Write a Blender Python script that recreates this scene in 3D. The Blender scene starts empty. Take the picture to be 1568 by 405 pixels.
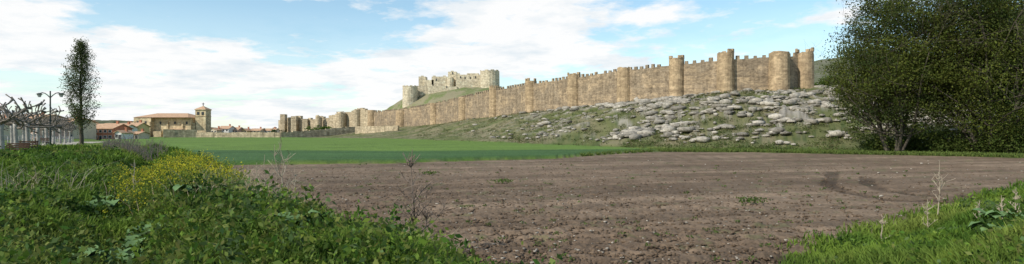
import bpy, math, random
import numpy as np
from mathutils import Vector
random.seed(7); R=np.random.default_rng(11)
K=0.9/784; H=3.2
def XU(u,d): return (u-784)*K*d
def ZV(v,d): return H+(202-v)*K*d
# ---------------------------------------------------------------- noise
def hsh(i,j,s):
    n=(i.astype(np.int64)*374761393+j.astype(np.int64)*668265263+s*1442695041)&0xffffffff
    n=((n^(n>>13))*1274126177)&0xffffffff
    n=n^(n>>16)
    return (n&0xffff)/65535.0
def vn(x,y,s=0):
    xi=np.floor(x);yi=np.floor(y);fx=x-xi;fy=y-yi
    fx=fx*fx*(3-2*fx);fy=fy*fy*(3-2*fy);xi=xi.astype(np.int64);yi=yi.astype(np.int64)
    a=hsh(xi,yi,s);b=hsh(xi+1,yi,s);c=hsh(xi,yi+1,s);d=hsh(xi+1,yi+1,s)
    return (a*(1-fx)+b*fx)*(1-fy)+(c*(1-fx)+d*fx)*fy
def fbm(x,y,o=4,s=0):
    t=0;a=.5;n=0
    for k in range(o):
        t=t+a*vn(x,y,s+k*17);n+=a;a*=.5;x=x*2.03+3.1;y=y*2.03+1.7
    return t/n
def ss(a,b,x):
    t=np.clip((x-a)/(b-a),0,1);return t*t*(3-2*t)
# ---------------------------------------------------------------- terrain function
T=[(-200,300,0,600,1,900,8,1500,26),(60,300,0,600,1,900,8,1500,38),(200,300,0,600,1,900,6,1500,32),(330,300,0,500,1,900,2,1500,14),
(430,300,0,450,2.5,600,3,1500,8),(500,290,0,420,5,460,6,1500,12),(570,250,0,375,6.4,440,12,1500,18),
(595,232,0,350,6.3,430,22,1500,15),(620,215,0,335,6.2,420,28,1500,15),(666,185,0,300,7.3,412,33,1500,15),
(710,165,0,265,8.7,410,35,1500,15),(757,150,0,238,9.8,410,35,1500,15),(800,140,0,216,10.2,410,31,1500,15),
(879,125,0,190,11.3,400,29,1500,15),(956,112,0,172,12.3,400,31,1500,15),(1036,105,0,158,12.8,400,36,1500,20),
(1111,98,0,150,13.7,400,42,1500,40),(1193,95,0,147,14.0,400,48,1500,48),(1240,94,0,150,15.0,400,50,1500,52),
(1300,92,0,152,15.8,400,53,1500,60),(1568,86,0,140,14,400,56,1500,60)]
T=np.array(T,float); TA=np.arctan((T[:,0]-784)*K); TC=np.cos(TA)
def ang(x,y): return np.arctan2(x,y)
LX=np.array([-600,-80,-28.5,-14.3,-7.3,-3.2,-1.3,.5,2.5,5,7.3,13.8,28.5,60,150,400])
LY=np.array([770,121,54.6,31.7,20.2,15.2,13.2,9.4,7.6,9.8,14,19.5,31.7,50,110,300])
def bankS(x,y): return (np.interp(x,LX,LY)-y)*.62
def prof(x,y):
    a=ang(x,y); r=np.hypot(x,y)
    g=lambda c,m=1: np.interp(a,TA,(T[:,c]/TC) if m else T[:,c])
    f,c,b,w=g(1),g(3),g(5),g(7); zc,zb,zw=g(4,0),g(6,0),g(8,0)
    t=np.clip((r-f)/(c-f),0,1); t1=t*t*(3-2*t)*.45+t*.55
    z=zc*t1
    z=z+(zb-zc)*ss(0,1,(r-c-2)/(b-c))
    z=z+(zw-zb)*ss(0,1,(r-b)/(w-b))
    return z,t,r,a
def TZ(x,y):
    x=np.asarray(x,float);y=np.asarray(y,float)
    z,t,r,a=prof(x,y)
    s=bankS(x,y); s2=s+1.2*(fbm(x*.3,y*.3,3,5)-.5)
    B=1.55-.9*ss(60,220,r)
    bm=ss(-.3,4.2,s2)
    z=z+B*bm
    z=z+bm*(fbm(x*.4,y*.4,3,9)-.5)*1.0*ss(1.0,5,s)*ss(2,6,r)*(1-ss(80,200,r))
    z=z-.6*np.exp(-((s-6.2)/1.1)**2)*ss(-3,-5,x)*(1-ss(70,90,r))
    hill=ss(0.02,.5,t)
    z=z+hill*(fbm(x*.06,y*.06,4,3)-.5)*3.2*np.where(t<1,np.clip(4*t*(1-t)+.05,0,1),np.clip((r-150)/250,.1,1.6))
    z=z+hill*np.where(t<1,np.clip(4*t*(1-t),0,1),0)*(fbm(x*.16,y*.3,3,8)-.5)*1.6*ss(-30,20,x)
    return z
def tz(x,y): return float(TZ(np.array([x]),np.array([y]))[0])
# ---------------------------------------------------------------- mesh helpers
def setmesh(name,V,F,mat,smooth=False,col=None,parent=None):
    V=np.asarray(V,np.float32);F=np.asarray(F,np.int32);n,k=F.shape
    me=bpy.data.meshes.new(name);me.vertices.add(len(V));me.vertices.foreach_set("co",V.ravel())
    me.loops.add(n*k);me.loops.foreach_set("vertex_index",F.ravel())
    me.polygons.add(n);me.polygons.foreach_set("loop_start",np.arange(0,n*k,k,dtype=np.int32))
    if smooth: me.polygons.foreach_set("use_smooth",np.ones(n,bool))
    me.update(calc_edges=True)
    if col is not None:
        at=me.color_attributes.new("col",'FLOAT_COLOR','POINT')
        c=np.ones((len(V),4),np.float32);c[:,:3]=col;at.data.foreach_set("color",c.ravel())
    me.materials.append(mat)
    o=bpy.data.objects.new(name,me);bpy.context.scene.collection.objects.link(o)
    if parent: o.parent=parent
    return o
class MB:
    def __init__(s): s.v=[];s.f=[]
    def add(s,vs,fs):
        b=len(s.v);s.v+=[tuple(p) for p in vs];s.f+=[tuple(b+i for i in f) for f in fs]
    def box(s,cx,cy,z0,z1,sx,sy,rot=0,tap=1.0):
        c,n=math.cos(rot),math.sin(rot);vs=[]
        for z,q in((z0,1),(z1,tap)):
            for a,b in((-1,-1),(1,-1),(1,1),(-1,1)):
                x=a*sx/2*q;y=b*sy/2*q;vs.append((cx+x*c-y*n,cy+x*n+y*c,z))
        s.add(vs,[(0,3,2,1),(4,5,6,7),(0,1,5,4),(1,2,6,5),(2,3,7,6),(3,0,4,7)])
    def cyl(s,cx,cy,z0,z1,r0,r1,n=20,jit=0,topj=0):
        rows=4 if jit else 1;vs=[];
        for i in range(rows+1):
            t=i/rows
            for j in range(n):
                a=j*2*math.pi/n;r=(r0+(r1-r0)*t)*(1+random.uniform(-jit,jit))
                vs.append((cx+r*math.cos(a),cy+r*math.sin(a),z0+(z1-z0)*t-(random.random()*topj if i==rows else 0)))
        fs=[(i*n+j,i*n+(j+1)%n,(i+1)*n+(j+1)%n,(i+1)*n+j) for i in range(rows) for j in range(n)]
        fs.append(tuple(rows*n+j for j in range(n)));s.add(vs,fs)
    def crown(s,cx,cy,z,r,n,h,w,th=.5,a0=0,miss=.15):
        for i in range(n):
            if random.random()<miss: continue
            a=a0+i*2*math.pi/n
            s.box(cx+(r-th/2+.01)*math.cos(a),cy+(r-th/2+.01)*math.sin(a),z-.2,z+h*random.uniform(.7,1.1),th,w,a)
    def tube(s,pts,rad,n=6):
        pts=[Vector(p) for p in pts];vs=[];m=len(pts)
        for i,p in enumerate(pts):
            d=(pts[min(i+1,m-1)]-pts[max(i-1,0)]);d=d.normalized() if d.length>1e-6 else Vector((0,0,1))
            u=d.cross(Vector((.31,.95,.05)))
            if u.length<.1:u=d.cross(Vector((1,0,0)))
            u.normalize();w=d.cross(u)
            for j in range(n):
                a=j*2*math.pi/n;vs.append(p+(u*math.cos(a)+w*math.sin(a))*rad[i])
        fs=[(i*n+j,i*n+(j+1)%n,(i+1)*n+(j+1)%n,(i+1)*n+j) for i in range(m-1) for j in range(n)]
        fs.append(tuple((m-1)*n+j for j in range(n)));s.add(vs,fs)
    def obj(s,name,mat,parent=None,smooth=False):
        me=bpy.data.meshes.new(name);me.from_pydata(s.v,[],s.f);me.update()
        if smooth: me.polygons.foreach_set("use_smooth",[True]*len(me.polygons))
        me.materials.append(mat);o=bpy.data.objects.new(name,me);bpy.context.scene.collection.objects.link(o)
        if parent:o.parent=parent
        return o
def empty(name):
    o=bpy.data.objects.new(name,None);bpy.context.scene.collection.objects.link(o);return o
# ---------------------------------------------------------------- materials
def newmat(name):
    m=bpy.data.materials.new(name);m.use_nodes=True;nt=m.node_tree;b=nt.nodes["Principled BSDF"];b.inputs["Roughness"].default_value=.9
    try:b.inputs["Specular IOR Level"].default_value=.15
    except:pass
    return m,nt,b
def N(nt,t,**k):
    n=nt.nodes.new(t)
    for a,v in k.items():setattr(n,a,v)
    return n
def mixc(nt,fac,a,b,mode='MIX'):
    n=N(nt,'ShaderNodeMix',data_type='RGBA',blend_type=mode)
    for s,v in((0,fac),(6,a),(7,b)):
        if hasattr(v,'links'): nt.links.new(v,n.inputs[s])
        else: n.inputs[s].default_value=v if s==0 else (*v,1)
    return n.outputs[2]
def noise(nt,vec,scale,det=4,rough=.6):
    n=N(nt,'ShaderNodeTexNoise');n.inputs['Scale'].default_value=scale;n.inputs['Detail'].default_value=det;n.inputs['Roughness'].default_value=rough
    nt.links.new(vec,n.inputs['Vector']);return n.outputs['Fac']
def ramp(nt,fac,*st):
    n=N(nt,'ShaderNodeValToRGB');e=n.color_ramp.elements
    while len(e)<len(st):e.new(.5)
    for i,(p,c) in enumerate(st):
        e[i].position=p;e[i].color=(c,c,c,1) if isinstance(c,(int,float)) else (*c,1)
    nt.links.new(fac,n.inputs[0]);return n.outputs[0]
def bump(nt,b,h,st,dist):
    n=N(nt,'ShaderNodeBump');n.inputs['Strength'].default_value=st;n.inputs['Distance'].default_value=dist
    nt.links.new(h,n.inputs['Height']);nt.links.new(n.outputs[0],b.inputs['Normal'])
def stone(name,c1,c2,c3,cell=1.4,band=True,dk=.6):
    m,nt,b=newmat(name);tc=N(nt,'ShaderNodeTexCoord').outputs['Object']
    big=ramp(nt,noise(nt,tc,.14,6,.7),(.42,0.),(.56,1.));c=mixc(nt,big,c1,c2)
    mp=N(nt,'ShaderNodeMapping');mp.inputs['Scale'].default_value=(.12,.12,1.1);nt.links.new(tc,mp.inputs[0])
    bd=ramp(nt,noise(nt,mp.outputs[0],1,4,.7),(.42,0.),(.6,1.));c=mixc(nt,bd,c,c3) if band else c
    st=ramp(nt,noise(nt,tc,.6,5,.7),(.50,0.),(.68,.8));c=mixc(nt,st,c,tuple(v*dk for v in c3))
    pl=ramp(nt,noise(nt,tc,.33,5,.6),(.30,.7),(.42,0.));c=mixc(nt,pl,c,tuple(min(.75,v*1.3) for v in c1))
    mp3=N(nt,'ShaderNodeMapping');mp3.inputs['Scale'].default_value=(.9,.9,.10);nt.links.new(tc,mp3.inputs[0])
    c=mixc(nt,1.,c,ramp(nt,noise(nt,mp3.outputs[0],1,4,.6),(.35,.78),(.6,1.08)),'MULTIPLY')
    mp2=N(nt,'ShaderNodeMapping');mp2.inputs['Scale'].default_value=(1,1,1.7);nt.links.new(tc,mp2.inputs[0])
    vo=N(nt,'ShaderNodeTexVoronoi');vo.inputs['Scale'].default_value=cell;nt.links.new(mp2.outputs[0],vo.inputs['Vector'])
    sp=N(nt,'ShaderNodeSeparateColor');nt.links.new(vo.outputs['Color'],sp.inputs[0])
    c=mixc(nt,1.,c,ramp(nt,sp.outputs[0],(0,.75),(1,1.2)),'MULTIPLY')
    nt.links.new(c,b.inputs['Base Color'])
    fn=noise(nt,tc,3,5,.7);bump(nt,b,fn,.5,.25);return m
def plain(name,c,sc=2.,var=.25,rough=.9):
    m,nt,b=newmat(name);tc=N(nt,'ShaderNodeTexCoord').outputs['Object']
    f=ramp(nt,noise(nt,tc,sc,5,.65),(.3,1-var),(.7,1+var));nt.links.new(mixc(nt,1.,c,f,'MULTIPLY'),b.inputs['Base Color']);b.inputs['Roughness'].default_value=rough
    bump(nt,b,noise(nt,tc,sc*4),.3,.05);return m
def leafmat(name,trans=.35):
    m,nt,b=newmat(name);a=N(nt,'ShaderNodeAttribute',attribute_name='col');b.inputs['Roughness'].default_value=.7
    nt.links.new(a.outputs['Color'],b.inputs['Base Color'])
    t=N(nt,'ShaderNodeBsdfTranslucent');nt.links.new(a.outputs['Color'],t.inputs[0])
    mx=N(nt,'ShaderNodeMixShader');mx.inputs[0].default_value=trans;nt.links.new(b.outputs[0],mx.inputs[1]);nt.links.new(t.outputs[0],mx.inputs[2])
    nt.links.new(mx.outputs[0],nt.nodes['Material Output'].inputs[0]);return m
M_tower=stone("tower_masonry",(.52,.39,.24),(.44,.325,.195),(.37,.27,.165),1.4,True,.75)
M_wall=stone("wall_masonry",(.45,.335,.21),(.31,.245,.17),(.26,.20,.135),1.8,True,.6)
M_castle=stone("castle_limestone",(.68,.60,.44),(.61,.53,.38),(.55,.47,.33),.9,True,.75)
M_ruin=stone("ruin_limestone",(.58,.48,.33),(.50,.41,.275),(.42,.34,.225),.9,True,.7)
M_church=stone("church_stone",(.66,.54,.34),(.62,.49,.30),(.56,.44,.27),.7,True,.85)
M_bark=plain("bark",(.10,.085,.065),3,.4);M_pale=plain("plane_bark",(.36,.34,.30),4,.35)
M_tile=plain("roof_tile",(.50,.32,.20),1.2,.3);M_brick=plain("brick_wall",(.46,.20,.12),1.,.2)
M_cream=plain("cream_render",(.66,.56,.40),.4,.12);M_white=plain("white_render",(.74,.72,.67),.4,.1)
M_pink=plain("pink_render",(.58,.38,.30),.4,.12);M_yel=plain("yellow_render",(.66,.50,.24),.4,.12)
M_glass=plain("window_glass",(.06,.065,.07),1,.2,.2);M_metal=plain("painted_metal",(.05,.06,.055),5,.2,.5)
M_rail=plain("galvanised_rail",(.36,.36,.35),5,.15,.5)
M_wood=plain("bench_wood",(.07,.045,.03),5,.3);M_dry=plain("dry_stem",(.38,.32,.24),6,.3)
M_leaf=leafmat("foliage",.42);M_grass=leafmat("grass_blades",.3)
M_lamp=plain("lantern_glass",(.5,.5,.48),2,.1,.3)
# ---------------------------------------------------------------- ground sheet
af=np.linspace(-math.radians(43.5),math.radians(43.5),960)
ac=np.linspace(math.radians(43.5),math.radians(180),70)[1:]
A=np.concatenate([-ac[::-1],af,ac])
rr=np.concatenate([np.linspace(.2,3.4,14),1/np.linspace(1/3.6,1/12,150),1/np.linspace(1/12.1,1/150,270),np.geomspace(151,480,210),np.geomspace(484,5000,70)])
AA,RR=np.meshgrid(A,rr);x=(RR*np.sin(AA)).ravel();y=(RR*np.cos(AA)).ravel()
z=TZ(x,y);_,t,r,a=prof(x,y);s=bankS(x,y)+1.0*(fbm(x*.8,y*.8,4,21)-.5)+.5
ca=np.cos(a);dep=r*ca;u=784+np.tan(np.clip(a,-1.4,1.4))/K;u=np.where(np.abs(a)>1.4,np.sign(a)*5000,u)
Yp=np.interp(u,[-500,330,600,850,1000,1150,1300,1568,2500],[54,54.6,58,68,92,90,82,70,60])
Yw=np.interp(u,[-500,210,400,620,800,960,1012,1040],[330,320,320,235,141,105,94,80])
wob=(fbm(x*.25,y*.25,3,31)-.5)*2.2
fieldm=ss(.2,-.2,s)
plough=fieldm*ss(.5,-.5,dep-Yp+wob)
wheat=fieldm*ss(-.4,.4,dep-Yp-1.2+wob)*ss(1,-1,dep-Yw+wob*2)*(u<1040)
hillt=ss(.0,.08,t)*(dep>80)
n1=fbm(x*.15,y*.15,5,41);n2=fbm(x*1.3,y*1.3,4,42);n3=fbm(x*6,y*6,3,43);n4=fbm(x*.03,y*.03,4,44)
def L(c): return np.array(c)[None,:]
def mx(a_,b_,f): return a_*(1-f[:,None])+b_*f[:,None]
grass=mx(L((.065,.12,.018)),L((.13,.17,.03)),ss(.35,.65,n1));grass=mx(grass,L((.03,.06,.012)),ss(.5,.75,n2)*.7)
soil=mx(L((.155,.108,.071)),L((.20,.144,.097)),ss(.3,.7,n1))*(0.72+.56*n2[:,None])
band=fbm(x*.05+y*.02,y*.55-x*.12,4,61);soil=soil*(.84+.32*ss(.3,.7,band)[:,None])
band2=fbm((x*.94+y*.34)*.04,(y*.94-x*.34)*1.4,3,62);soil=soil*(.86+.28*ss(.3,.7,band2)[:,None])
weedp=ss(.69,.75,fbm(x*1.1,y*1.1,3,77))*.4;soil=mx(soil,L((.10,.12,.045)),weedp)
tr=np.zeros_like(x)
for px,py in (((26,23.1,19.3,17.8,17.9,19.8,24.3,33),(46,41,34.8,30,27,26.3,28.4,33)),((25,22.3,20.6,20.6,22.5,27),(40,35.7,31.7,29,28.4,30.5)),((11,8.5,5,1.5,-1.5,-6),(17,14.8,13.2,12.8,14.5,21))):
    best=np.full_like(x,9.)
    for i in range(len(px)-1):
        ax,ay,bx,by=px[i],py[i],px[i+1],py[i+1];l2=(bx-ax)**2+(by-ay)**2
        tt=np.clip(((x-ax)*(bx-ax)+(y-ay)*(by-ay))/l2,0,1);best=np.minimum(best,np.hypot(x-ax-tt*(bx-ax),(y-ay-tt*(by-ay))*.75))
    tr=np.maximum(tr,ss(.55,.3,best+(n2-.5)*.2))
soil=soil*(1-.42*tr[:,None])
wc=mx(L((.115,.185,.036)),L((.055,.112,.034)),ss(3,-3,dep-np.interp(u,[200,620,1000],[92,84,96])))*(.58+.60*fbm(x*.06,y*.5,3,63)[:,None]+.24*n2[:,None])
hg=mx(L((.125,.135,.05)),L((.20,.175,.10)),ss(.35,.62,n1));hg=mx(hg,L((.055,.08,.024)),ss(.47,.66,n2)*.75)
rk=np.interp(u,[660,760,860,1000,1100,1600],[0,.25,.6,.95,1.,1.])*ss(.12,.35,t)*(r<500)
rk=rk*(1-.55*ss(.9,.98,t))
rn=fbm(x*.22+y*.05,y*.5,5,51);rockm=ss(.52,.60,rn+(n2-.5)*.35)*np.clip(rk,0,1)
rc=mx(L((.33,.30,.25)),L((.17,.15,.12)),ss(.4,.65,fbm(x*1.2,y*2.2,4,52)))
hill=mx(hg,rc,rockm)
farh=mx(L((.13,.125,.07)),L((.05,.065,.025)),ss(.45,.55,n4));castleg=mx(L((.14,.17,.06)),L((.24,.215,.13)),ss(.38,.62,n1+(n2-.5)*.4))
back=(t>=1);hill=np.where((back&(u<1200)&(r<520))[:,None],castleg,hill)
hill=np.where((back&(u>=1200)&(r>175))[:,None],mx(L((.11,.12,.06)),L((.22,.20,.165)),rockm),hill)
hill=mx(hill,farh,ss(480,700,r))
col=mx(grass,soil,plough);col=mx(col,wc,wheat);col=mx(col,hill,hillt*fieldm)
pth=ss(4.5,3.5,np.abs((x+47)-( -(y-50)*.62)))*(y>20)*(y<140)*(x<-25)
col=mx(col,L((.40,.36,.29)),pth)
clod=(fbm(x*2.6,y*2.6,4,71)-.5)*.20+(n3-.5)*.07+np.sin((y*.95-x*.16+wob*.25)*2*math.pi/.85)*.026
z=z+plough*(clod*np.clip(16/r+.15,.2,1)-tr*.08)+wheat*(.38+.12*(n2-.5)+.07*(n3-.5))
z=z+rockm*hillt*(.3+.9*(fbm(x*.5,y*.9,3,53)-.3))
nA=len(A);nr=len(rr);i=np.arange(nr-1)[:,None]*nA+np.arange(nA-1)[None,:];i=i.ravel()
F=np.stack([i,i+1,i+nA+1,i+nA],1)[:,::-1]
m,nt,b=newmat("ground_surface");at=N(nt,'ShaderNodeAttribute',attribute_name='col').outputs['Color'];tc=N(nt,'ShaderNodeTexCoord').outputs['Object']
c=mixc(nt,1.,at,ramp(nt,noise(nt,tc,5,6,.75),(.3,.65),(.7,1.35)),'MULTIPLY');nt.links.new(c,b.inputs['Base Color'])
bump(nt,b,noise(nt,tc,4,6,.7),.8,.12)
setmesh("ground",np.stack([x,y,z],1),F,m,True,col)
# ---------------------------------------------------------------- scattered stones helper
import bmesh
bm=bmesh.new();bmesh.ops.create_icosphere(bm,subdivisions=1,radius=1);IV=np.array([v.co[:] for v in bm.verts]);IF=np.array([[v.index for v in f.verts] for f in bm.faces]);bm.free()
def lumps(name,px,py,pz,sz,flat,mat,colr,jit=.25,sq=None):
    n=len(px);V=IV[None]*(1+R.uniform(-jit,jit,(n,len(IV),1)));V=np.sign(V)*np.abs(V)**.75
    sc=np.stack([sz*R.uniform(.8,1.8,n),sz*R.uniform(.6,1.2,n),sz*flat*R.uniform(.6,1.3,n)],1);V=V*sc[:,None]
    an=R.normal(0,.5,n) if sq is None else R.uniform(0,6.28,n);c_,s_=np.cos(an)[:,None],np.sin(an)[:,None]
    V=np.stack([V[...,0]*c_-V[...,1]*s_,V[...,0]*s_+V[...,1]*c_,V[...,2]],2)+np.stack([px,py,pz],1)[:,None]
    F=(IF[None]+(np.arange(n)*len(IV))[:,None,None]).reshape(-1,3)
    return setmesh(name,V.reshape(-1,3),F,mat,False,np.repeat(colr,len(IV),0))
m2,nt,b=newmat("rock_surface");at=N(nt,'ShaderNodeAttribute',attribute_name='col').outputs['Color'];tc=N(nt,'ShaderNodeTexCoord').outputs['Object']
c=mixc(nt,1.,at,ramp(nt,noise(nt,tc,1.6,6,.75),(.35,.5),(.65,1.25)),'MULTIPLY');nt.links.new(c,b.inputs['Base Color']);bump(nt,b,noise(nt,tc,3,5,.7),.8,.2);M_rock=m2
n=30000;uu=R.uniform(700,1700,n);tt=R.uniform(.08,1.0,n)
aa=np.arctan((uu-784)*K);f_=np.interp(aa,TA,T[:,1]/TC);c_=np.interp(aa,TA,T[:,3]/TC);r_=f_+(c_-f_)*tt
px=r_*np.sin(aa);py=r_*np.cos(aa)
dens=np.interp(uu,[700,780,900,1020,1700],[.03,.14,.38,.8,.85])*ss(.05,.3,tt)*(1-.5*ss(.9,.98,tt));rn=fbm(px*.22+py*.05,py*.5,5,51);rn2=fbm(px*.12,py*.2,3,251)
keep=(R.random(n)<dens*(.05+.95*ss(.47,.57,rn))*(.25+.75*ss(.4,.55,rn2))*.5);px,py=px[keep],py[keep];n=len(px)
sz=R.lognormal(-.8,.55,n);cc=np.stack([.46*np.ones(n),.42*np.ones(n),.35*np.ones(n)],1)*R.uniform(.5,1.12,n)[:,None]
lumps("rock_outcrop",px,py,TZ(px,py)+.25+.15*sz,np.clip(sz,.18,1.45),.5,M_rock,cc,.3)
n=26000;uu=R.uniform(640,1700,n);tt=R.uniform(.0,1.0,n)
aa=np.arctan((uu-784)*K);f_=np.interp(aa,TA,T[:,1]/TC);c_=np.interp(aa,TA,T[:,3]/TC);r_=f_+(c_-f_)*tt
px0=r_*np.sin(aa);py0=r_*np.cos(aa);k=(fbm(px0*.3,py0*.5,4,151)>.5)&(R.random(n)<.55);scrub=(px0[k],py0[k])
def infield(n,rmin,rmax):
    aa=R.uniform(-.8,.78,n);r_=1/R.uniform(1/rmax,1/rmin,n);px=r_*np.sin(aa);py=r_*np.cos(aa);u_=784+np.tan(aa)/K
    k=(bankS(px,py)<-.8)&(py<np.interp(u_,[-500,330,600,850,1000,1150,1300,1568],[54,54.6,58,68,92,90,82,70])-1)
    return px[k],py[k]
px,py=infield(36000,8,75);n=len(px);cc=np.array((.17,.12,.08))[None]*R.uniform(.65,1.2,n)[:,None]
lumps("soil_clods",px,py,TZ(px,py)+.005,R.uniform(.02,.06,n),.7,M_rock,cc,.3,1)
px,py=infield(1600,8,80);n=len(px);cc=np.array((.46,.41,.34))[None]*R.uniform(.6,1.1,n)[:,None]
lumps("field_stones",px,py,TZ(px,py)+.03,R.uniform(.015,.04,n)*(1+np.hypot(px,py)/70),.6,M_rock,cc,.3,1)
# ---------------------------------------------------------------- leaves helper
def leaves(name,P,size,cols,mat=None,parent=None,asp=.6):
    n=len(P);d=R.normal(0,1,(n,3));d/=np.linalg.norm(d,axis=1)[:,None]
    e=R.normal(0,1,(n,3));e-=d*(e*d).sum(1)[:,None];e/=np.linalg.norm(e,axis=1)[:,None]
    s_=(size if np.ndim(size) else np.full(n,size))[:,None]
    V=np.stack([P-d*s_*.5,P+e*s_*asp*.5,P+d*s_*.5,P-e*s_*asp*.5],1).reshape(-1,3)
    F=np.arange(n*4).reshape(-1,4);return setmesh(name,V,F,mat or M_leaf,False,np.repeat(cols,4,0),parent)
def tint(c,n,v=.3): return np.array(c)[None]*R.uniform(1-v,1+v,(n,1))*R.uniform(.9,1.1,(n,3))
def grow(mb,p,d,ln,rad,lev,anch,spread=.6,up=.15,kids=4,wig=.12,maxl=3):
    p=Vector(p);d=Vector(d).normalized();segs=5;pts=[p.copy()];rads=[rad];node=[]
    for i in range(segs):
        d=(d+Vector((random.gauss(0,wig),random.gauss(0,wig),random.gauss(0,wig)+up*.3))).normalized()
        p=p+d*(ln/segs);pts.append(p.copy());rads.append(rad*(1-.75*(i+1)/segs));node.append((p.copy(),d.copy(),rads[-1]))
        if lev>=1: anch.append((p.x,p.y,p.z,lev))
    mb.tube(pts,rads,6 if lev<2 else 4)
    if lev<maxl:
        for q in range(kids+(3 if lev==0 else 0)):
            j=random.choice([0,1,2,3,4]) if lev==0 else random.choice([1,2,3,4]);pp,dd,r_=node[j]
            o=Vector((random.gauss(0,1),random.gauss(0,1),random.gauss(0,.5))).normalized()
            nd=(dd*(1-spread)+o*spread+Vector((0,0,up))).normalized()
            grow(mb,pp,nd,ln*random.uniform(.42,.65),max(r_*.65,.01),lev+1,anch,spread,up,kids,wig,maxl)
def big_tree(x0,y0,h,stems,nleaf,lean,W,thr=.588):
    e=empty("broadleaf_tree");mb=MB();anch=[];z0=tz(x0,y0)-.3
    for s_ in range(stems):
        a_=s_*6.283/stems+random.uniform(-.4,.4);tilt=random.uniform(.12,.5)
        d=(math.cos(a_)*tilt+lean,math.sin(a_)*tilt,1)
        grow(mb,(x0+math.cos(a_)*.8,y0+math.sin(a_)*.8,z0),d,h*random.uniform(.6,.8),random.uniform(.2,.34),0,anch,.62,.2,5)
    mb.obj("trunk_and_limbs",M_bark,e,True)
    An=np.array(anch);dx=np.hypot(An[:,0]-x0,An[:,1]-y0);hh=(An[:,2]-z0)/h
    An=An[(hh>.03)&(dx<W*(.6+.45*np.sin(np.clip(hh,0,1)*2.9))*R.uniform(.8,1.12,len(An)))];q=An[R.integers(0,len(An),nleaf)]
    P=q[:,:3]+R.normal(0,.5,(nleaf,3));P[:,2]-=np.abs(R.normal(0,.5,nleaf))
    n2=int(nleaf*1.4);Q=R.normal(0,1,(n2,3));Q/=np.linalg.norm(Q,axis=1)[:,None];Q*=R.random((n2,1))**.5
    Q=np.stack([x0+lean*8+Q[:,0]*W*.86,y0+Q[:,1]*W*.86,z0+h*.49+Q[:,2]*h*.49],1)
    k=(fbm(Q[:,0]*.42+Q[:,1]*.22,Q[:,2]*.46-Q[:,1]*.2,3,int(x0))+.15*fbm(Q[:,0]*1.3,Q[:,2]*1.3+Q[:,1],2,3))>thr
    P=np.concatenate([P,Q[k]]);P=P[P[:,2]>z0+.4];n=len(P)
    g=ss(.35,.65,fbm(P[:,0]*.5+P[:,1]*.3,P[:,2]*.5,3,5))[:,None]
    c=tint((.125,.15,.028),n,.35)*(1-g)+tint((.05,.072,.018),n,.3)*g
    leaves("foliage",P,R.uniform(.19,.38,n),c,None,e)
    return e
big_tree(58.5,87,24.5,8,54000,-.03,9.2)
big_tree(69,83,28,7,60000,.0,9.8)
big_tree(82,90,26,6,40000,.0,9)
def shrub(name,x0,y0,rad,h,n,c,sz=.2):
    e=empty(name);mb=MB();z0=tz(x0,y0)
    for k in range(14):
        a_=random.uniform(0,6.28);rr_=rad*random.uniform(.2,.8);mb.tube([(x0,y0,z0-.1),(x0+rr_*.4*math.cos(a_),y0+rr_*.4*math.sin(a_),z0+h*.5),(x0+rr_*math.cos(a_),y0+rr_*math.sin(a_),z0+h*random.uniform(.7,1))],[.03*h/2,.02*h/2,.006*h/2],4)
    mb.obj("stems",M_bark,e)
    k=max(8,n//60);cx=R.normal(0,.45,(k,3));cx[:,2]=np.abs(cx[:,2])+.15;q=cx[R.integers(0,k,n)]+R.normal(0,.16,(n,3))
    P=np.stack([x0+q[:,0]*rad,y0+q[:,1]*rad,z0+np.abs(q[:,2])*h*.8],1);leaves("foliage",P,R.uniform(.6,1.3,n)*sz,tint(c,n,.4),None,e)
for (ux,dd,rd,hh) in [(1352,92,3,3),(1400,92,3.5,3.4),(1445,86,3.5,3.6),(1490,84,4,4),(1545,80,4,4.5),(1580,80,4,5)]:
    shrub("undergrowth_shrub",XU(ux,dd),dd,rd,hh,3500,(.075,.105,.022),.3)
shrub("green_shrub",XU(1283,156),156,4,3.4,3000,(.10,.16,.02),.4)
shrub("green_shrub",XU(1262,160),160,3,2.6,2000,(.09,.14,.02),.4)
shrub("green_shrub",XU(493,400),400,5,3.,1500,(.10,.17,.03),.7);shrub("green_shrub",XU(478,400),400,4,2.5,1200,(.10,.17,.03),.7)
px,py=scrub;n=len(px);rep=8;P=np.stack([np.repeat(px,rep)+R.normal(0,.35,n*rep),np.repeat(py,rep)+R.normal(0,.35,n*rep),np.repeat(TZ(px,py),rep)+R.uniform(.05,.55,n*rep)],1)
leaves("hillside_scrub",P,R.uniform(.15,.38,n*rep),np.repeat(np.array([(.07,.105,.025),(.11,.135,.04),(.17,.155,.075)])[R.integers(0,3,n)],rep,0)*R.uniform(.7,1.2,(n*rep,1)))
def poplar(x0,y0,h):
    e=empty("poplar_tree");mb=MB();z0=tz(x0,y0);anch=[]
    pts=[(x0+random.gauss(0,.06),y0,z0+h*i/9-.1) for i in range(10)];mb.tube(pts,[.24*(1-.9*i/9) for i in range(10)],8)
    for k in range(120):
        f=random.uniform(.13,.97);a_=random.uniform(0,6.28);l=h*.22*(1-abs(f-.4)*.9)*random.uniform(.5,1.15)*(1 if f<.8 else .6)
        p=[(x0,y0,z0+h*f)];
        for q in (1,2,3,4):
            w=l*.55*(q/4)**.6;p.append((x0+math.cos(a_)*w*1.1+random.gauss(0,.07),y0+math.sin(a_)*w*1.1,z0+h*f+l*q/4))
            if p[-1][2]<z0+h*1.02: anch.append(p[-1])
        mb.tube(p,[.035,.028,.02,.014,.006],4)
    mb.obj("trunk_and_limbs",M_bark,e,True)
    An=np.array(anch);n=12000;P=An[R.integers(0,len(An),n)]+R.normal(0,.2,(n,3))
    leaves("foliage",P,R.uniform(.1,.2,n),tint((.09,.115,.04),n,.4),None,e)
poplar(XU(124,67),67,12.6)
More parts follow.
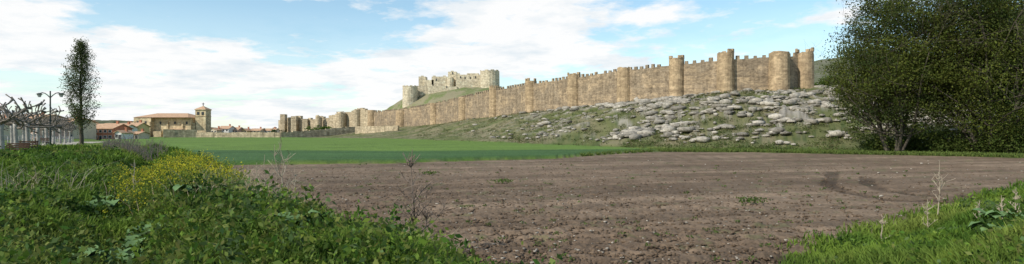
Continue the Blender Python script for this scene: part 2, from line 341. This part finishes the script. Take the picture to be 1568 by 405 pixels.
# ---------------------------------------------------------------- pollarded planes
def pollard(x0,y0,h=2.6):
    e=empty("pollarded_plane_tree");mb=MB();z0=tz(x0,y0)-.1
    p=[(x0,y0,z0),(x0+.04,y0,z0+h*.4),(x0-.03,y0,z0+h*.8),(x0,y0,z0+h)];mb.tube(p,[.2,.16,.15,.2],8);mb.obj("trunk",M_pale,e,True)
    mb=MB()
    for k in range(6):
        a_=k*6.283/6+random.uniform(-.3,.3);q=Vector((x0,y0,z0+h-.1));d=Vector((math.cos(a_),math.sin(a_),.6)).normalized();pts=[q.copy()];rd=[.11]
        for j in range(6):
            d=(d+Vector((random.gauss(0,.38),random.gauss(0,.38),random.gauss(-.05,.32)))).normalized();q=q+d*.5;q.z=max(q.z,z0+h*.85);pts.append(q.copy());rd.append(.085-.008*j)
            if random.random()<.6:
                d2=(d+Vector((random.gauss(0,.8),random.gauss(0,.8),random.uniform(0,.9)))).normalized();q2=q+d2*.45;q3=q2+(d2+Vector((random.gauss(0,.5),random.gauss(0,.5),.3)))*.3
                mb.tube([q,q2,q3],[.05,.04,.065],5)
        rd[-1]=.11;mb.tube(pts,rd,6)
    mb.obj("knotted_branches",M_kn,e,True)
M_kn=plain("knotted_bark",(.17,.15,.125),3,.4)
for (uu_,d_) in [(2,42),(24,48),(42,54),(58,61),(71,69),(82,78),(92,88),(100,100),(107,113),(-22,50),(-2,60),(18,70),(36,82),(52,95),(66,110)]:
    pollard(XU(uu_,d_),d_,2.6)
def lamp(x0,y0,h):
    e=empty("street_lamp");mb=MB();z0=tz(x0,y0)-.05;mb.cyl(x0,y0,z0,z0+.6,.16,.12,10);mb.cyl(x0,y0,z0+.6,z0+h,.09,.06,8)
    for sx in(-1,1):
        pts=[(x0,y0,z0+h*.88)]+[(x0+sx*1.15*q,y0,z0+h*.88+.55*math.sin(q*2.2)) for q in(.25,.5,.75,1)];mb.tube(pts,[.05]*5,6)
        mb.cyl(x0+sx*1.15,y0,z0+h*.88+.38,z0+h*.88+.52,.34,.08,10)
    mb.obj("post_and_arms",M_metal,e);mb=MB()
    for sx in(-1,1): mb.cyl(x0+sx*1.15,y0,z0+h*.88+.08,z0+h*.88+.38,.12,.22,10)
    mb.obj("lanterns",M_lamp,e)
lamp(XU(77,60),60,6.1)
def bench(x0,y0):
    e=empty("park_bench");z0=tz(x0,y0)
    mb=MB()
    for k in range(4): mb.box(x0,y0-.2+k*.13,z0+.43,z0+.47,1.8,.1)
    for k in range(3): mb.box(x0,y0+.3+k*.03,z0+.55+k*.14,z0+.65+k*.14,1.8,.04)
    mb.obj("seat_and_backrest",M_wood,e);mb=MB()
    for sx in(-.75,.75):
        mb.box(x0+sx,y0-.15,z0-.05,z0+.43,.07,.07);mb.box(x0+sx,y0+.25,z0-.05,z0+.43,.07,.07);mb.box(x0+sx,y0+.42,z0+.3,z0+.95,.05,.05);mb.box(x0+sx,y0+.05,z0+.38,z0+.425,.06,.5)
    mb.obj("legs",M_metal,e)
bench(XU(38,50),50);bench(XU(62,64),64);bench(XU(22,44),44)
e=empty("metal_railing");mb=MB();Pr=[]
for i in range(34):
    t_=i/33;X=XU(-30,66)+(XU(112,125)-XU(-30,66))*t_;Y=66+59*t_;z0=tz(X,Y);Pr.append((X,Y,z0));mb.box(X,Y,z0-.1,z0+1.25,.1,.1)
for h_ in(.35,.8,1.2): mb.tube([(p[0],p[1],p[2]+h_) for p in Pr],[.04]*34,5)
mb.obj("posts_and_rails",M_rail,e)
# ---------------------------------------------------------------- fortress wall
TW=[(1232,150,75,133,13,80),(1193,147,76,138,15,82),(1111,150,77,140,12.5,87),(1036,158,86,150,11.5,95),(956,172,100,156,11.3,104),(879,190,111,165,10.3,116),
(813,212,121,173,9,126),(757,238,132,178,8,136),(710,265,147,184,8,147),(666,300,156,190,7.5,157),(615,340,167,194,9,166),(570,378,167,194,7,170)]
def battlements(mb,p0,p1,z0,z1,th,side):
    dx,dy=p1[0]-p0[0],p1[1]-p0[1];Ln=math.hypot(dx,dy);n=max(2,int(Ln/1.9));ro=math.atan2(dy,dx)
    nx,ny=-dy/Ln*side*(th/2-.3),dx/Ln*side*(th/2-.3)
    for i in range(n):
        if random.random()<.09:continue
        t_=(i+.5)/n;zz=z0+(z1-z0)*t_;mb.box(p0[0]+dx*t_+nx,p0[1]+dy*t_+ny,zz-.5,zz+random.uniform(.6,1.0),random.uniform(.9,1.1),.55,ro,random.uniform(.8,1))
def wallseg(mb,p0,p1,t0,t1,th):
    dx,dy=p1[0]-p0[0],p1[1]-p0[1];Ln=math.hypot(dx,dy);nx,ny=-dy/Ln*th/2,dx/Ln*th/2;n=max(2,int(Ln/2));vs=[];fs=[]
    for i in range(n+1):
        t_=i/n;cx,cy=p0[0]+dx*t_,p0[1]+dy*t_;zt=t0+(t1-t0)*t_+random.uniform(-.16,.12);zb=tz(cx,cy)-2
        j=random.uniform(-.05,.05)
        vs+=[(cx-nx+j,cy-ny+j,zb),(cx-nx+j,cy-ny+j,zt),(cx+nx,cy+ny,zt),(cx+nx,cy+ny,zb)]
    for i in range(n):
        for q in range(3): fs.append((i*4+q,i*4+q+4,i*4+q+5,i*4+q+1))
    fs+=[(0,1,2,3),(n*4+3,n*4+2,n*4+1,n*4)];mb.add(vs,fs)
fort=empty("fortress_wall")
mbt=MB();mbw=MB()
P=[]
for k,(u_,d_,vt,vb,hw,wt) in enumerate(TW):
    X=XU(u_,d_);rad=hw*K*d_;zt=ZV(vt,d_);zb=tz(X,d_)-2.
    mbt.cyl(X,d_,zb,zt-.5,rad*1.04,rad*.98,22,.012,.5 if k not in(0,) else 1.2)
    if k in (0,2,3,5,6,7): mbt.crown(X,d_,zt-.55,rad*.98,9,.75,rad*.42,.5,miss=.4)
    P.append((X,d_+rad*.45,ZV(wt,d_)-.75))
for k in range(len(P)-1):
    a_,b_=P[k],P[k+1];wallseg(mbw,a_,b_,a_[2],b_[2],1.8)
    dx,dy=b_[0]-a_[0],b_[1]-a_[1];nxy=(-dy,dx);side=-1 if (nxy[0]*(-a_[0])+nxy[1]*(-a_[1]))<0 else 1
    battlements(mbw,a_,b_,a_[2],b_[2],1.8,side)
q0=P[0];q1=(q0[0]-1,q0[1]+40,ZV(80,150));wallseg(mbw,q0,q1,q0[2],q1[2]+2,1.6)
mbt.obj("towers",M_tower,fort,False);mbw.obj("curtain_walls",M_wall,fort)
ru=empty("ruined_town_wall");mb=MB()
def ruin(u0,u1,d0,d1,v0,v1,th=2,rough=2.0,step=3.):
    x0,x1=XU(u0,d0),XU(u1,d1);Ln=math.hypot(x1-x0,d1-d0);n=max(2,int(Ln/step));ro=math.atan2(d1-d0,x1-x0)
    z0_,z1_=ZV(v0,d0),ZV(v1,d1);pr=0
    for i in range(n):
        t_=(i+.5)/n;cx,cy=x0+(x1-x0)*t_,d0+(d1-d0)*t_;pr=pr*.6+random.uniform(-rough,rough)*.6
        mb.box(cx,cy+(i%2)*.12,tz(cx,cy)-2,max(tz(cx,cy)+.5,z0_+(z1_-z0_)*t_+pr),Ln/n+.15,th,ro)
ruin(570,540,378,392,172,168);ruin(540,505,395,405,172,176);ruin(505,462,405,425,178,180);ruin(462,428,425,440,180,183,2,3)
for (u_,d_,vt,hw) in [(548,388,165,7),(523,396,170,7),(489,405,176,5)]:
    X=XU(u_,d_);mb.cyl(X,d_-1,tz(X,d_)-2,ZV(vt,d_),hw*K*d_*1.03,hw*K*d_,14,.03,2.4)
for (u_,d_,vt,hw) in [(453,424,178,4),(436,430,175,3.5),(470,420,182,4)]:
    X=XU(u_,d_);mb.box(X,d_-2,tz(X,d_)-2,ZV(vt,d_),hw*2*K*d_,5)
mb.obj("wall_stubs",M_ruin,ru)
ru=empty("low_stone_wall");mb=MB()
ruin(250,300,292,300,197,197,1.5,.5,4);ruin(300,430,300,300,203,203,1.2,.4,3);ruin(430,545,300,330,203,194,1.2,.4,3);ruin(545,610,318,300,194,192,1.2,.3,3)
mb.obj("masonry",M_ruin,ru)
# ---------------------------------------------------------------- castle
ca_=empty("castle");mb=MB();D=400
def ctower(u_,hw,vt,d,batt=True,n=20):
    X=XU(u_,d);rr_=hw*K*d;zt=ZV(vt,d);mb.cyl(X,d,tz(X,d)-8,zt-.6,rr_*1.03,rr_*.98,n,.006,.15)
    if batt: mb.crown(X,d,zt-.7,rr_*.98,10,.7,rr_*.35,.6,miss=.25)
def cblock(u0,u1,vt,d0,d1,batt=True):
    X0,X1=XU(u0,d0),XU(u1,d0);cx=(X0+X1)/2;zt=ZV(vt,d0);mb.box(cx,(d0+d1)/2,tz(cx,d0)-10,zt-.5,X1-X0,d1-d0)
    if batt:
        n=int((X1-X0)/3.4)
        for i in range(n):
            if random.random()<.3: continue
            mb.box(X0+(X1-X0)*(i+.5)/n,d0+.32,zt-.65,zt+random.uniform(.1,.5),1.9,.6)
ctower(628,11.5,131,392);cblock(639,664,130,398,402);cblock(641,652,116,408,416)
cblock(650,664,121,402,422,False);cblock(661,692,116,402,424);cblock(655,700,131,393,395,False)
cblock(686,699,108.5,407,414);cblock(698,737,113,400,426);cblock(715,733,111,404,420,False);ctower(750,15,107.5,393)
cblock(700,740,124,394,396,False);cblock(762,768,131,394,402,False);ctower(690,5.5,118,401.5,False,12)
mb.obj("walls_and_towers",M_castle,ca_)
mb=MB()
for (u_,v_,d_) in [(705,118,399.9),(712,119,399.9),(728,118,399.9),(668,122,401.9),(693,112,406.9),(684,133,392.9),(720,119,399.9)]:
    X,Z=XU(u_,d_),ZV(v_,d_);mb.box(X,d_-.05,Z-.7,Z+.7,.7,.14)
mb.obj("window_openings",M_glass,ca_)
# ---------------------------------------------------------------- houses
def house(name,u0,u1,vt,vr,d,dp,wallm,floors=2,cols=None,axis='x',roofm=None,chim=True):
    e=empty(name);x0,x1=XU(u0,d),XU(u1,d);w=x1-x0;cx=(x0+x1)/2;zb=min(tz(x0,d),tz(x1,d))-.5;ze=ZV(vt,d);zr=ZV(vr,d)
    mb=MB();mb.box(cx,d+dp/2,zb,ze,w,dp)
    if axis=='x':
        o=.5;ym=d+dp/2;mb.add([(x0,d,ze),(x0,d+dp,ze),(x0,ym,zr)],[(0,1,2)]);mb.add([(x1,d,ze),(x1,d+dp,ze),(x1,ym,zr)],[(0,1,2)])
        mr=MB();sl=(zr-ze)/(dp/2)
        for sg in(-1,1):
            ye=ym+sg*(dp/2+o);zl=ze-o*sl
            vs=[(x0-o,ye,zl+.03),(x1+o,ye,zl+.03),(x1+o,ym,zr+.03),(x0-o,ym,zr+.03)];vs+=[(a_,b_,c_+.22) for a_,b_,c_ in vs]
            mr.add(vs,[(0,1,2,3),(4,7,6,5),(0,4,5,1),(1,5,6,2),(2,6,7,3),(3,7,4,0)])
    else:
        o=.5;mb.add([(x0,d,ze),(x1,d,ze),(cx,d,zr)],[(0,1,2)]);mb.add([(x0,d+dp,ze),(x1,d+dp,ze),(cx,d+dp,zr)],[(0,1,2)])
        mr=MB();sl=(zr-ze)/(w/2)
        for sg in(-1,1):
            xe=cx+sg*(w/2+o);zl=ze-o*sl
            vs=[(xe,d-o,zl+.03),(xe,d+dp+o,zl+.03),(cx,d+dp+o,zr+.03),(cx,d-o,zr+.03)];vs+=[(a_,b_,c_+.22) for a_,b_,c_ in vs]
            mr.add(vs,[(0,1,2,3),(4,7,6,5),(0,4,5,1),(1,5,6,2),(2,6,7,3),(3,7,4,0)])
    mb.obj("walls",wallm,e);mr.obj("roof",roofm or M_tile,e)
    if chim: mc=MB();mc.box(cx+w*.25,d+dp*.55,ze,zr+1.2,.8,.8);mc.box(cx+w*.25,d+dp*.55,zr+1.2,zr+1.4,1.,1.);mc.obj("chimney",M_brick,e)
    cols=cols or max(2,int(w/3.5));mw=MB();mf=MB();g=zb+.5;fh=(ze-g)/floors
    for fl in range(floors):
        for c2 in range(cols):
            X=x0+w*(c2+.5)/cols;Z=g+fh*fl+fh*.35;hh=fh*.42
            if fl==0 and c2==cols//2: Z=g;hh=fh*.72
            mf.box(X,d-.02,Z-.12,Z+hh+.12,1.35,.1);mw.box(X,d-.06,Z,Z+hh,1.05,.08)
    mf.obj("window_frames",M_white,e);mw.obj("windows_and_door",M_glass,e);return e
house("brick_house",136,172,197,190,230,12,M_brick,2,5);house("white_house",173,190,196,191,250,9,M_white,2,3)
house("yellow_house",190,208,194,188,262,10,M_yel,3,4);house("cream_house",150,200,193,189,300,12,M_cream,2,6)
house("pink_house",-20,60,181,175,200,13,M_pink,3,9);house("cream_house",60,112,187,181,215,12,M_cream,3,7);house("white_house",108,136,193,189,240,10,M_white,2,4)
house("village_house",-60,-5,186,180,170,12,M_cream,2,6);house("village_house",176,186,203,200,225,7,M_white,1,2,'y');house("village_house",200,212,205,202,235,7,M_cream,1,2)
for i,(a_,b_,ve,vr) in enumerate([(318,332,199,196),(334,350,197,193),(350,364,199,195),(366,378,200,197),(382,398,200,197),(404,420,200,197),(322,345,201,198.5),(345,372,202,199)]):
    house("village_house",a_,b_,ve,vr,380+i*6,10,[M_cream,M_white,M_pink,M_yel][i%4],2,3,'x' if i%3 else 'y')
# church
ch=empty("church");mb=MB();d=330;kk=K*d
def cb(u0,u1,v0,y0,y1): mb.box((XU(u0,d)+XU(u1,d))/2,(y0+y1)/2,-.5,ZV(v0,d),(u1-u0)*kk,y1-y0)
cb(210,236,180,327,346);cb(236,292,180,330,350);cb(218,229,194,323,327);cb(262,286,199,325,330);cb(240,252,201,326.5,330);cb(290,297,188,332,336)
cb(296,312,168,332,338)
for u_ in(211,235,257,280): mb.box(XU(u_,d),329.7 if u_>236 else 326.7,-.5,ZV(186,d),.9,.7)
mb.box(XU(304,d),335,ZV(168,d),ZV(167,d),17.4*kk,7.0);mb.box(XU(304,d),335,ZV(178,d),ZV(177.5,d),17*kk,6.5)
mb.obj("walls_and_tower",M_church,ch)
mr=MB()
def hip(u0,u1,y0,y1,ve,vr,ins):
    x0,x1=XU(u0,d),XU(u1,d);ze,zr=ZV(ve,d),ZV(vr,d);ym=(y0+y1)/2
    mr.add([(x0,y0,ze),(x1,y0,ze),(x1,y1,ze),(x0,y1,ze),(x0+ins,ym,zr),(x1-ins,ym,zr)],[(0,1,5,4),(1,2,5),(2,3,4,5),(3,0,4),(0,3,2,1)])
hip(208.5,293,326.6,351,179.8,172.5,7);hip(261.5,286.5,324.6,329.9,198.9,197,1.5);hip(295.3,312.7,331.5,338.5,166.9,161.5,3.2)
mr.obj("tiled_roof",M_tile,ch)
mw=MB()
for u_ in(246,268,286): mw.box(XU(u_,d),329.93,ZV(190,d),ZV(186,d),1.,.2)
for u_ in(216,228): mw.box(XU(u_,d),326.93,ZV(189,d),ZV(185.5,d),.9,.2)
for u_ in(300.5,307.5): mw.box(XU(u_,d),331.93,ZV(175.5,d),ZV(171,d),1.3,.2)
mw.obj("window_openings",M_glass,ch)
mc=MB();mc.box(XU(304,d),335,ZV(161.8,d),ZV(156.5,d),.3,.3);mc.box(XU(304,d),335,ZV(158.8,d),ZV(158.0,d),1.4,.26);mc.obj("cross",M_metal,ch)
cen=[];
for _ in range(90):
    u_=random.choice([random.uniform(-60,210),random.uniform(120,205),random.uniform(310,440)]);d_=random.uniform(400,520) if u_>300 else random.uniform(340,480);cen.append((XU(u_,d_),d_,random.uniform(4,9) if u_<300 else random.uniform(2.5,4.5),random.uniform(2,4)))
PP=[];CC=[]
for (cx,cy,h_,w_) in cen:
    n=220;q=R.normal(0,.42,(n,3));q[:,2]=R.uniform(.1,1,n);f=(1-q[:,2]*.6);PP.append(np.stack([cx+q[:,0]*w_*f,cy+q[:,1]*w_*f,tz(cx,cy)+q[:,2]*h_],1));CC.append(tint(random.choice([(.06,.09,.03),(.035,.055,.02),(.10,.13,.05)]),n,.3))
leaves("distant_tree_mass",np.concatenate(PP),.9,np.concatenate(CC),None,None,.8)
# ---------------------------------------------------------------- foreground grass
def nearpts(n,r0,r1,a0=-.85,a1=.85,smin=0.):
    aa=R.uniform(a0,a1,n);r_=np.exp(R.uniform(math.log(r0),math.log(r1),n));px=r_*np.sin(aa);py=r_*np.cos(aa)
    s_=bankS(px,py)+1.0*(fbm(px*.8,py*.8,4,21)-.5)+.5;k=(s_>smin+R.uniform(-.5,.4,n));return px[k],py[k]
def blades(name,px,py,hgt,wid,cols,per=4,lean=.4,sp=.08):
    px=np.repeat(px,per);py=np.repeat(py,per);hgt=np.repeat(hgt,per);wid=np.repeat(wid,per);cols=np.repeat(cols,per,0);n=len(px)
    px=px+R.normal(0,sp,n);py=py+R.normal(0,sp,n);pz=TZ(px,py)-.02;an=R.uniform(0,6.28,n);hgt=hgt*R.uniform(.6,1.25,n)
    b=np.stack([px,py,pz],1);w=np.stack([np.cos(an),np.sin(an),0*an],1)*wid[:,None]/2;ln=R.normal(0,lean,(n,2))*hgt[:,None]
    mid=b+np.stack([ln[:,0]*.35,ln[:,1]*.35,hgt*.6],1);tip=b+np.stack([ln[:,0],ln[:,1],hgt*.95],1)
    V=np.stack([b-w,b+w,mid+w*.8,tip,mid-w*.8],1).reshape(-1,3);i=np.arange(n)[:,None]*5
    F3=np.concatenate([i+np.array([[0,1,2]]),i+np.array([[0,2,4]]),i+np.array([[4,2,3]])],0)
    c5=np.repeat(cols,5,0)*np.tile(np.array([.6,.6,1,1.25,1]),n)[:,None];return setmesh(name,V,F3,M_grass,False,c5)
px,py=nearpts(90000,4.3,75);r_=np.hypot(px,py);g=fbm(px*.45,py*.45,4,91)[:,None];g2=fbm(px*.15,py*.15,3,92)[:,None]
c=np.where(g>.52,np.array([[.08,.15,.020]]),np.array([[.135,.21,.028]]));c=c*(1-ss(.5,.7,g2))+np.array([[.18,.22,.045]])*ss(.5,.7,g2)
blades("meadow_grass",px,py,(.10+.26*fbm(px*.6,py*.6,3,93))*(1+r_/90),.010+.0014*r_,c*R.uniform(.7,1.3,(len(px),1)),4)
px,py=nearpts(4200,4.5,55,-.85,.8,.6);P_=[];C_=[];S_=[]
k=(px<2)|(R.random(len(px))<.35);px,py=px[k],py[k]
for i in range(len(px)):
    r0=math.hypot(px[i],py[i]);n=int(60);w=random.uniform(.15,.5)*(1+r0/40);h_=random.choice([.2,.3,.45,.7])*random.uniform(.7,1.2);q=R.normal(0,.5,(n,2));zz=R.random(n)
    P_.append(np.stack([px[i]+q[:,0]*w,py[i]+q[:,1]*w,TZ(px[i]+q[:,0]*w,py[i]+q[:,1]*w)+zz*h_*np.exp(-(q**2).sum(1)*1.5)+.03],1))
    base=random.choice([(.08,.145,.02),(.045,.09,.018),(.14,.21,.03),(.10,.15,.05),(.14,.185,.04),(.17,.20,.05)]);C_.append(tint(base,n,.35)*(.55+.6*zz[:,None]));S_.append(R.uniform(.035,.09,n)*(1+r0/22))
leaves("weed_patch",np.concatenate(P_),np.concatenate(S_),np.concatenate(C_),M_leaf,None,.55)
aa=R.uniform(.12,.75,26000);u_=784+np.tan(aa)/K;dd=np.interp(u_,[850,1000,1150,1300,1568],[68,92,90,82,70])+np.abs(R.normal(0,4,len(aa)))+.5
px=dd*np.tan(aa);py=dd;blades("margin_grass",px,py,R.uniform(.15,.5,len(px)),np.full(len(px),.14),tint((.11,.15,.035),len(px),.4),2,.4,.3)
px,py=infield(420,9,60);P_=[];S_=[]
for i in range(len(px)):
    r0=math.hypot(px[i],py[i]);n=14;P_.append(np.stack([px[i]+R.normal(0,.07,n),py[i]+R.normal(0,.07,n),tz(px[i],py[i])+.05+R.random(n)*.08],1));S_.append(np.full(n,.05*(1+r0/40)))
for (u_,v_) in [(770,281),(1150,312),(660,268)]:
    d_=H/(K*(v_-202));n=160;x0=XU(u_,d_);P_.append(np.stack([x0+R.normal(0,.35,n),d_+R.normal(0,.25,n),.08+R.random(n)*.2],1));S_.append(np.full(n,.12))
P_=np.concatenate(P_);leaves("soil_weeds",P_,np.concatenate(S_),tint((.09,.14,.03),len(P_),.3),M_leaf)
# yellow flowers
e=empty("yellow_wildflowers");n=900;ux=R.normal(278,50,n);dy=R.normal(19,3.2,n);k=(np.abs(ux-280)<105)&(np.abs(dy-19.5)<6.5);ux,dy=ux[k],dy[k];px=(ux-784)*K*dy;py=dy;n=len(px)
z0=TZ(px,py);hh=R.uniform(.35,.95,n);mb=MB()
P_=[];Lp=[]
for i in range(n):
    for j in range(3):
        ox,oy=random.gauss(0,.13),random.gauss(0,.13);mb.tube([(px[i],py[i],z0[i]),(px[i]+ox,py[i]+oy,z0[i]+hh[i])],[.008,.004],3)
        m_=random.choice([2,4,7]);P_.append(np.array([[px[i]+ox,py[i]+oy,z0[i]+hh[i]-.04]])+R.normal(0,1,(m_,3))*np.array([[.04,.04,.07]]));
        Lp.append(np.array([[px[i]+ox*.6,py[i]+oy*.6,z0[i]+hh[i]*.6]])+R.normal(0,1,(14,3))*np.array([[.09,.09,.15]]))
mb.obj("stems",plain("green_stem",(.09,.14,.03),5),e)
P_=np.concatenate(P_);leaves("petals",P_,.045,tint((.50,.46,.035),len(P_),.25),None,e,.9)
P_=np.concatenate(Lp);leaves("stem_leaves",P_,.075,tint((.14,.20,.035),len(P_),.35),None,e,.4)
def rosette(x0,y0,s_):
    e=empty("broad_leaved_plant");mb=MB();z0=tz(x0,y0)
    for k in range(11):
        a_=k*2.4+random.uniform(-.3,.3);l=s_*random.uniform(.6,1.1);w=l*.33;c_,n_=math.cos(a_),math.sin(a_);vs=[];ps=[(0,.0,.02),(.3,.12,.7),(.6,.2,1.),(.85,.16,.7),(1,.08,.05)]
        for (t_,hz,ww) in ps:
            for sg in(-1,0,1): vs.append((x0+c_*t_*l-n_*sg*w*ww,y0+n_*t_*l+c_*sg*w*ww,z0+.12+hz*l*2.2*random.uniform(.8,1.2)+(abs(sg)*.08*l)))
        fs=[(i*3+j,i*3+j+1,i*3+j+4,i*3+j+3) for i in range(4) for j in range(2)];mb.add(vs,fs)
    mb.obj("leaves",M_broad,e,True)
M_broad=plain("broad_leaf",(.12,.20,.075),4,.3,.75)
for (u_,v_) in [(135,372),(165,360),(195,352),(215,340),(228,332),(150,352),(180,368),(160,292),(150,300),(172,300),(285,312),(300,300),(450,372),(1520,300),(1545,318),(1530,345)]:
    d_=1.62/(K*(v_-202));rosette(XU(u_,d_),d_,.32+.008*d_)
def bare(name,x0,y0,h_,nb=9,r0=.013,mat=None):
    e=empty(name);mb=MB();z0=tz(x0,y0)-.05;lx=random.uniform(-.05,.05)
    pts=[(x0+lx*h_*q/6+random.gauss(0,.012)*h_,y0,z0+h_*q/6) for q in range(7)];mb.tube(pts,[r0*(1-.75*q/6) for q in range(7)],5)
    for k in range(nb):
        f=random.uniform(.2,.95);i=int(f*6);p=Vector(pts[i]);a_=random.uniform(0,6.28);l=h_*.38*(1.15-f)*random.uniform(.6,1.2);d_=Vector((math.cos(a_)*.8,math.sin(a_)*.8,.8)).normalized();pp=[p]
        for q in range(3): pp.append(pp[-1]+d_*l/3);d_=(d_+Vector((random.gauss(0,.25),random.gauss(0,.25),.15))).normalized()
        mb.tube(pp,[r0*.5,r0*.42,r0*.34,r0*.25],4)
        for q in range(3):
            s0=pp[random.choice([1,2,3])];mb.tube([s0,s0+Vector((random.gauss(0,.12),random.gauss(0,.12),random.uniform(.05,.2)))*h_*.45],[r0*.32,r0*.2],3)
    mb.obj("twigs",mat or M_dry,e)
M_tw=plain("sapling_bark",(.22,.17,.135),6,.3)
bare("bare_sapling",XU(632,14.6),14.6,2.8,24,.034,M_tw);bare("bare_sapling",XU(650,15),15,1.9,12,.026,M_tw);bare("bare_sapling",XU(612,14.8),14.8,1.5,12,.024,M_tw)
for (u_,d_,h_) in [(425,15,1.9),(437,14.5,2.2),(448,15.2,1.5),(408,15.5,1.6),(470,15.5,1.3),(395,15,1.3),(382,15.5,1.2),(520,14.5,.8),(560,13.5,.7),(690,12.5,.5),(1436,19,2.1),(1350,16,.9),(1500,15,.6),(1535,13,.8),(1555,12.5,.9),(990,11,.5),(1420,17,1.0),(205,17,1.6)]:
    bare("dry_weed_stalk",XU(u_,d_),d_,h_,10,.02)
px=[];py=[]
for (u_,d_,sp,n) in [(400,15.5,.5,190),(370,16,.5,160),(430,15,.4,140),(345,17,.5,60),(640,14.2,.5,60),(610,14.2,.4,30),(330,14,.6,50),(20,16,1,60)]:
    px+=list(XU(u_,d_)+R.normal(0,sp,n));py+=list(d_+R.normal(0,sp,n))
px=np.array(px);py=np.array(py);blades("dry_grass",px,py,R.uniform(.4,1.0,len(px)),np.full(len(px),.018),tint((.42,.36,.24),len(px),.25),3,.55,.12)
e=empty("bare_thicket");mb=MB()
for k in range(420):
    u_=random.uniform(158,255);d_=random.uniform(40,58);x0=XU(u_,d_);z0=tz(x0,d_);h_=random.uniform(.8,1.9)*(1-abs(u_-200)/110)
    a_=random.gauss(0,.25);mb.tube([(x0,d_,z0),(x0+a_*h_*.4,d_+random.gauss(0,.1),z0+h_*.55),(x0+a_*h_,d_+random.gauss(0,.2),z0+h_)],[.022,.016,.007],3)
mb.obj("twigs",plain("thicket_twig",(.25,.20,.165),3,.3),e)
# ---------------------------------------------------------------- sun & sky
el=math.radians(40);sd=Vector((-.80,-.60,0)).normalized()*math.cos(el);sd.z=math.sin(el)
Lg=bpy.data.lights.new("sun",'SUN');Lg.energy=4.3;Lg.angle=math.radians(.6);Lg.color=(1,.94,.84);lo=bpy.data.objects.new("sun",Lg);bpy.context.scene.collection.objects.link(lo)
lo.rotation_euler=sd.to_track_quat('Z','Y').to_euler()
w=bpy.data.worlds.new("World");bpy.context.scene.world=w;w.use_nodes=True;nt=w.node_tree;nt.nodes.clear()
out=N(nt,'ShaderNodeOutputWorld');sky=N(nt,'ShaderNodeTexSky',sky_type='NISHITA');sky.sun_disc=False;sky.sun_elevation=el;sky.sun_rotation=math.atan2(sd.x,sd.y);sky.dust_density=.3;sky.ozone_density=1.
bg1=N(nt,'ShaderNodeBackground');bg1.inputs[1].default_value=.15;nt.links.new(mixc(nt,1.,sky.outputs[0],(.95,1.15,1.12),'MULTIPLY'),bg1.inputs[0])
bg2=N(nt,'ShaderNodeBackground');bg2.inputs[1].default_value=1.0
tc=N(nt,'ShaderNodeTexCoord').outputs['Generated'];sp=N(nt,'ShaderNodeSeparateXYZ');nt.links.new(tc,sp.inputs[0])
def ma(op,a_,b_=None,clamp=False):
    n=N(nt,'ShaderNodeMath',operation=op);n.use_clamp=clamp
    for i,v in enumerate((a_,b_)):
        if v is None:continue
        if hasattr(v,'links'):nt.links.new(v,n.inputs[i])
        else:n.inputs[i].default_value=v
    return n.outputs[0]
zc=ma('ADD',ma('MAXIMUM',sp.outputs[2],0.),.13);cm=N(nt,'ShaderNodeCombineXYZ');nt.links.new(ma('DIVIDE',sp.outputs[0],zc),cm.inputs[0]);nt.links.new(ma('DIVIDE',sp.outputs[1],zc),cm.inputs[1])
mp=N(nt,'ShaderNodeMapping');mp.inputs['Location'].default_value=(5.3,2.2,0);mp.inputs['Rotation'].default_value=(0,0,.35);nt.links.new(cm.outputs[0],mp.inputs[0])
n1_=noise(nt,mp.outputs[0],.8,10,.62);n2_=noise(nt,mp.outputs[0],2.2,8,.62);n3_=noise(nt,mp.outputs[0],3.5,8,.6)
v=ma('ADD',n1_,ma('MULTIPLY',sp.outputs[0],-.065));v=ma('ADD',v,ma('MULTIPLY',ma('SUBTRACT',.12,sp.outputs[2]),.3));v=ma('ADD',v,ma('MULTIPLY',ma('SUBTRACT',n3_,.5),.22))
mask=ramp(nt,v,(.435,0.),(.53,.98))
haze=ramp(nt,sp.outputs[2],(0.,.6),(.2,.10));mask=ma('MAXIMUM',mask,haze)
cc=ramp(nt,n2_,(.32,(.76,.84,.90)),(.52,(1,1,1)));nt.links.new(cc,bg2.inputs[0])
mxs=N(nt,'ShaderNodeMixShader');nt.links.new(mask,mxs.inputs[0]);nt.links.new(bg1.outputs[0],mxs.inputs[1]);nt.links.new(bg2.outputs[0],mxs.inputs[2]);nt.links.new(mxs.outputs[0],out.inputs[0])
cd=bpy.data.cameras.new("camera");cd.sensor_width=36;cd.lens=20;cd.clip_end=12000;cd.clip_start=.1
co=bpy.data.objects.new("camera",cd);co.location=(0,0,H);co.rotation_euler=(math.radians(90),0,0);bpy.context.scene.collection.objects.link(co);bpy.context.scene.camera=co
sc=bpy.context.scene;sc.view_settings.view_transform='Standard';sc.view_settings.look='None';sc.view_settings.exposure=0
